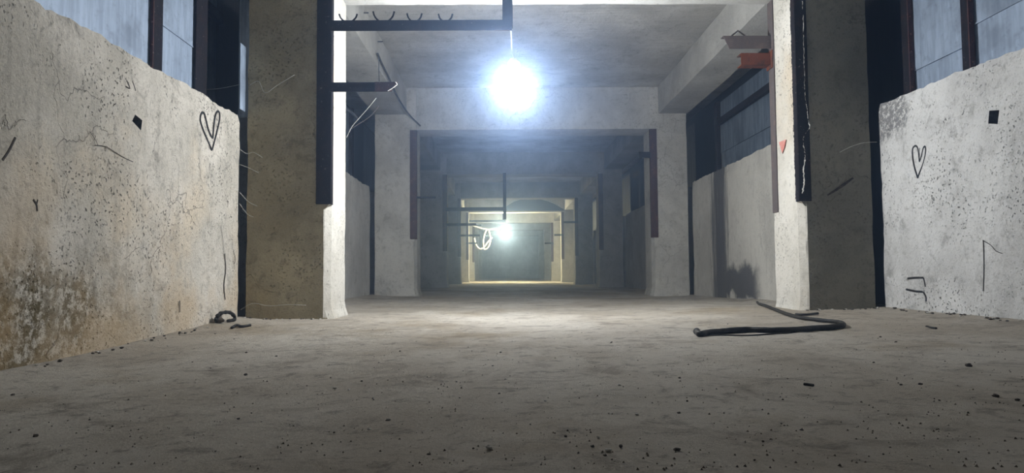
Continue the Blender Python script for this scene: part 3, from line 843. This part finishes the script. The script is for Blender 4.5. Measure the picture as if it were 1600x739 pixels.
# ------------------------------------------------------------------ cobwebs
web = 'loose cobweb strands'
for y, pts, lab in ((YA - .03, [(389, 134), (404, 127), (414, 145), (432, 134), (460, 117)], 'zigzag cobweb strand on the brownish pillar just below bracket height'),
               (YA - .03, [(370, 229), (385, 240), (396, 238), (410, 246)], 'cobweb strand bridging the slot between stained wall and brownish pillar, upper one'),
               (YA - .03, [(372, 256), (388, 262), (404, 270)], 'cobweb strand bridging the slot between stained wall and brownish pillar, second one'),
               (YA - .03, [(374, 300), (388, 315), (402, 322)], 'cobweb strand bridging the slot beside the brownish pillar, third one'),
               (YA - .03, [(374, 318), (386, 334), (396, 339)], 'cobweb strand bridging the slot beside the brownish pillar, fourth one'),
               (YA - .03, [(376, 484), (395, 474), (420, 478), (450, 476), (478, 477)], 'dusty cobweb strand along the foot of the brownish pillar'),
               (YA - .03, [(1370, 222), (1350, 223), (1330, 229), (1312, 238)], 'faint cobweb strand across the dark pillar beside the black hose'),
               (YA + .0, [(322, 140), (345, 138), (375, 132)], 'cobweb strand across the dark recess above the slim heart drawing')):
    cable([on_y(a, c, y) for a, c in pts], .0016, 'cobweb', 'cobweb', lab, 'cobweb', web, 5)

# ------------------------------------------------------------------ debris on the floor
def lump(r, seed, squash=.6):
    bm = bmesh.new(); bmesh.ops.create_icosphere(bm, subdivisions=2, radius=1.0)
    for q in bm.verts:
        n = 1 + .55 * mnoise.noise(q.co * 1.4 + V((seed, seed, 0)))
        q.co = V((q.co.x * r * n, q.co.y * r * n * .8, q.co.z * r * n * squash))
    return bm
protos = {'stone': [], 'stone_pale': []}
def pebble(px, py, r, mat, k, label, group, cat='pebble', name='pebble'):
    p = on_floor(px, py)
    if k < 4 and len(protos[mat]) <= k:
        o = obj(name, lump(1.0, k * 3.3 + (9 if mat == 'stone_pale' else 0)), MAT[mat]); protos[mat].append(o)
    else:
        o = protos[mat][k % len(protos[mat])].copy(); COL.objects.link(o)
    o.location = (p.x, p.y, floor_z(p.x, p.y) + r * .30)
    o.scale = (r, r, r); o.rotation_euler = (0, 0, k * 1.7)
    return tag(o, label, cat, group)
rnd = random.Random(21)
spec = [(1514, 572, .017), (1556, 620, .014), (1590, 626, .010), (956, 535, .008), (955, 536, .008), (1438, 601, .010), (1408, 602, .008), (1062, 591, .007),
        (1061, 646, .008), (1058, 704, .010), (970, 698, .008), (926, 698, .006), (884, 682, .006), (1400, 535, .010), (1376, 527, .010), (1365, 567, .007),
        (432, 557, .009), (385, 551, .009), (366, 530, .008), (565, 596, .007), (606, 658, .010), (384, 586, .012), (301, 566, .006), (625, 549, .007),
        (782, 551, .008), (780, 616, .008), (770, 572, .006), (592, 567, .006), (55, 682, .010), (20, 618, .012), (336, 522, .008), (200, 540, .008)]
n = 0
for px, py, r in spec:
    pebble(px, py, r * .62, 'stone', n, 'small dark pebble lying loose on the bare dirt floor', 'dark pebbles on the floor'); n += 1
for _ in range(45):
    py = 500 + 225 * rnd.random() ** 1.5; px = 60 + 1500 * rnd.random()
    p = on_floor(px, py)
    if p.x < WL + .15 or p.x > WR - .15: continue
    pebble(px, py, .0018 + .0025 * rnd.random() ** 2, 'stone', n, 'small dark pebble lying loose on the bare dirt floor', 'dark pebbles on the floor'); n += 1
n = 0
for px, py, r in [(523, 607, .006), (545, 610, .005), (968, 602, .005), (995, 648, .005), (951, 705, .006), (764, 701, .007), (577, 672, .005), (852, 627, .004), (790, 593, .005), (262, 541, .005), (935, 684, .004)]:
    pebble(px, py, r, 'stone_pale', n, 'tiny white chip catching the light on the dirt floor', 'white chips on the floor', 'chip', 'plaster_chip'); n += 1
# rubble along the wall and pillar feet
n = 10
rub = []
for _ in range(34):
    y = 1.9 + 3.1 * rnd.random(); rub.append((WL + .03 + .05 * rnd.random(), y, .008 + .012 * rnd.random(), 'crumb of fallen plaster along the foot of the stained wall', 'crumbs along the stained wall'))
for _ in range(26):
    x = XLO + (XL - XLO) * rnd.random(); rub.append((x, FY[0] - .03 - .06 * rnd.random(), .007 + .011 * rnd.random(), 'crumb of rubble along the foot of the brownish pillar', 'crumbs by the brownish pillar'))
for _ in range(24):
    x = XR + (XRO - XR) * rnd.random(); rub.append((x, FY[0] - .03 - .06 * rnd.random(), .008 + .014 * rnd.random(), 'crumb of rubble along the foot of the dark pillar beside the hose', 'crumbs by the dark pillar'))
for _ in range(30):
    y = 3.6 + 1.5 * rnd.random(); rub.append((WR - .03 - .06 * rnd.random(), y, .008 + .016 * rnd.random(), 'crumb of fallen plaster along the wall with the square hole', 'crumbs along the square-hole wall'))
for x, y, r, lab, g in rub:
    o = protos['stone'][n % 4].copy() if n % 3 else protos['stone_pale'][n % 4].copy()
    COL.objects.link(o); o.name = 'rubble_crumb'
    o.location = (x, y, floor_z(x, y) + r * .3); r *= .55; o.scale = (r, r, r * .8); o.rotation_euler = (0, 0, n * 2.1)
    tag(o, lab, 'rubble', g); n += 1
# twisted scrap by the stained wall
sx0 = on_x(340, 505, WL).y
sc = [V((WL + .055 + dx, sx0 + dy, floor_z(WL + .06, sx0) + dz)) for dx, dy, dz in ((-.02, -.10, .008), (-.02, -.115, .03), (-.005, -.10, .058), (.01, -.04, .066), (.02, .03, .058), (.03, .07, .03), (.03, .06, .010), (.02, -.02, .008))]
scrap = thing('rubber_scrap', sc[0], 'curled piece of dark rubber lying at the foot of the stained wall', 'scrap')
obj('strip', tube(smooth_path(sc, 4), [.012 + .006 * mnoise.noise(V((i * .7, 1, 2))) for i in range(29)], sides=7), MAT['rubber'], scrap)
lp_ = obj('crumpled_lump', lump(.030, 4.4, .8), MAT['stone'], scrap)
lp_.location = V((.01, .02, .012))
cable([on_floor(x, y, .01) for x, y in ((362, 512), (370, 508), (377, 510), (386, 509), (391, 508))], .009, 'rubber', 'rubber_scrap', 'thin crooked dark scrap between the curled rubber and the brownish pillar', 'scrap')
cable([on_floor(x, y, .004) for x, y in ((1256, 600), (1265, 601), (1271, 602))], .004, 'rubber', 'broken_twig', 'tiny dark twig lying alone on the open floor in front of the hose', 'twig')
cable([on_floor(x, y, .004) for x, y in ((1448, 510), (1455, 512), (1463, 513))], .006, 'rubber', 'broken_twig', 'dark twig on the floor before the wall with the black bracket marks', 'twig')
# fine grit
gb = bmesh.new()
for _ in range(2600):
    py = 470 + 265 * rnd.random() ** 1.3; px = -20 + 1640 * rnd.random()
    p = on_floor(px, py)
    if not (WL + .02 < p.x < WR - .02) or p.y > 7.5 or (4.95 < p.y < 5.9 and not XL + .1 < p.x < XR - .1): continue
    r = .0008 + .0018 * rnd.random() ** 2
    z = floor_z(p.x, p.y)
    a = rnd.random() * 6.28
    vs = [gb.verts.new((p.x + r * 1.6 * math.cos(a + k * 2.09), p.y + r * 1.6 * math.sin(a + k * 2.09), z - .001)) for k in range(3)]
    tp = gb.verts.new((p.x, p.y, z + r * 1.3))
    for k in range(3): gb.faces.new((vs[k], vs[(k + 1) % 3], tp))
    gb.faces.new(vs[::-1])
tag(obj('grit', gb, MAT['grit']), 'fine brown grit scattered over the dirt floor', 'grit', kind='stuff')

# ------------------------------------------------------------------ dusty air and view settings
w = bpy.data.worlds.new('world'); scene.world = w; w.use_nodes = True
t = w.node_tree; t.nodes.clear()
wo = t.nodes.new('ShaderNodeOutputWorld')
bg = t.nodes.new('ShaderNodeBackground'); bg.inputs[0].default_value = (0, 0, 0, 1); bg.inputs[1].default_value = 0
t.links.new(bg.outputs[0], wo.inputs['Surface'])
vs_ = t.nodes.new('ShaderNodeVolumeScatter')
vs_.inputs['Color'].default_value = (.42, .61, 1.0, 1)
vs_.inputs['Density'].default_value = 0.0165
vs_.inputs['Anisotropy'].default_value = 0.895
t.links.new(vs_.outputs[0], wo.inputs['Volume'])
scene.view_settings.view_transform = 'Standard'
scene.view_settings.look = 'None'
scene.view_settings.exposure = 0.0
scene.view_settings.gamma = 1.0
scene.view_settings.use_curve_mapping = False
cy = scene.cycles
cy.use_denoising = True
cy.denoiser = 'OPENIMAGEDENOISE'
cy.max_bounces = 8; cy.diffuse_bounces = 6; cy.volume_bounces = 1
cy.sample_clamp_indirect = 6.0
cy.caustics_reflective = False; cy.caustics_refractive = False
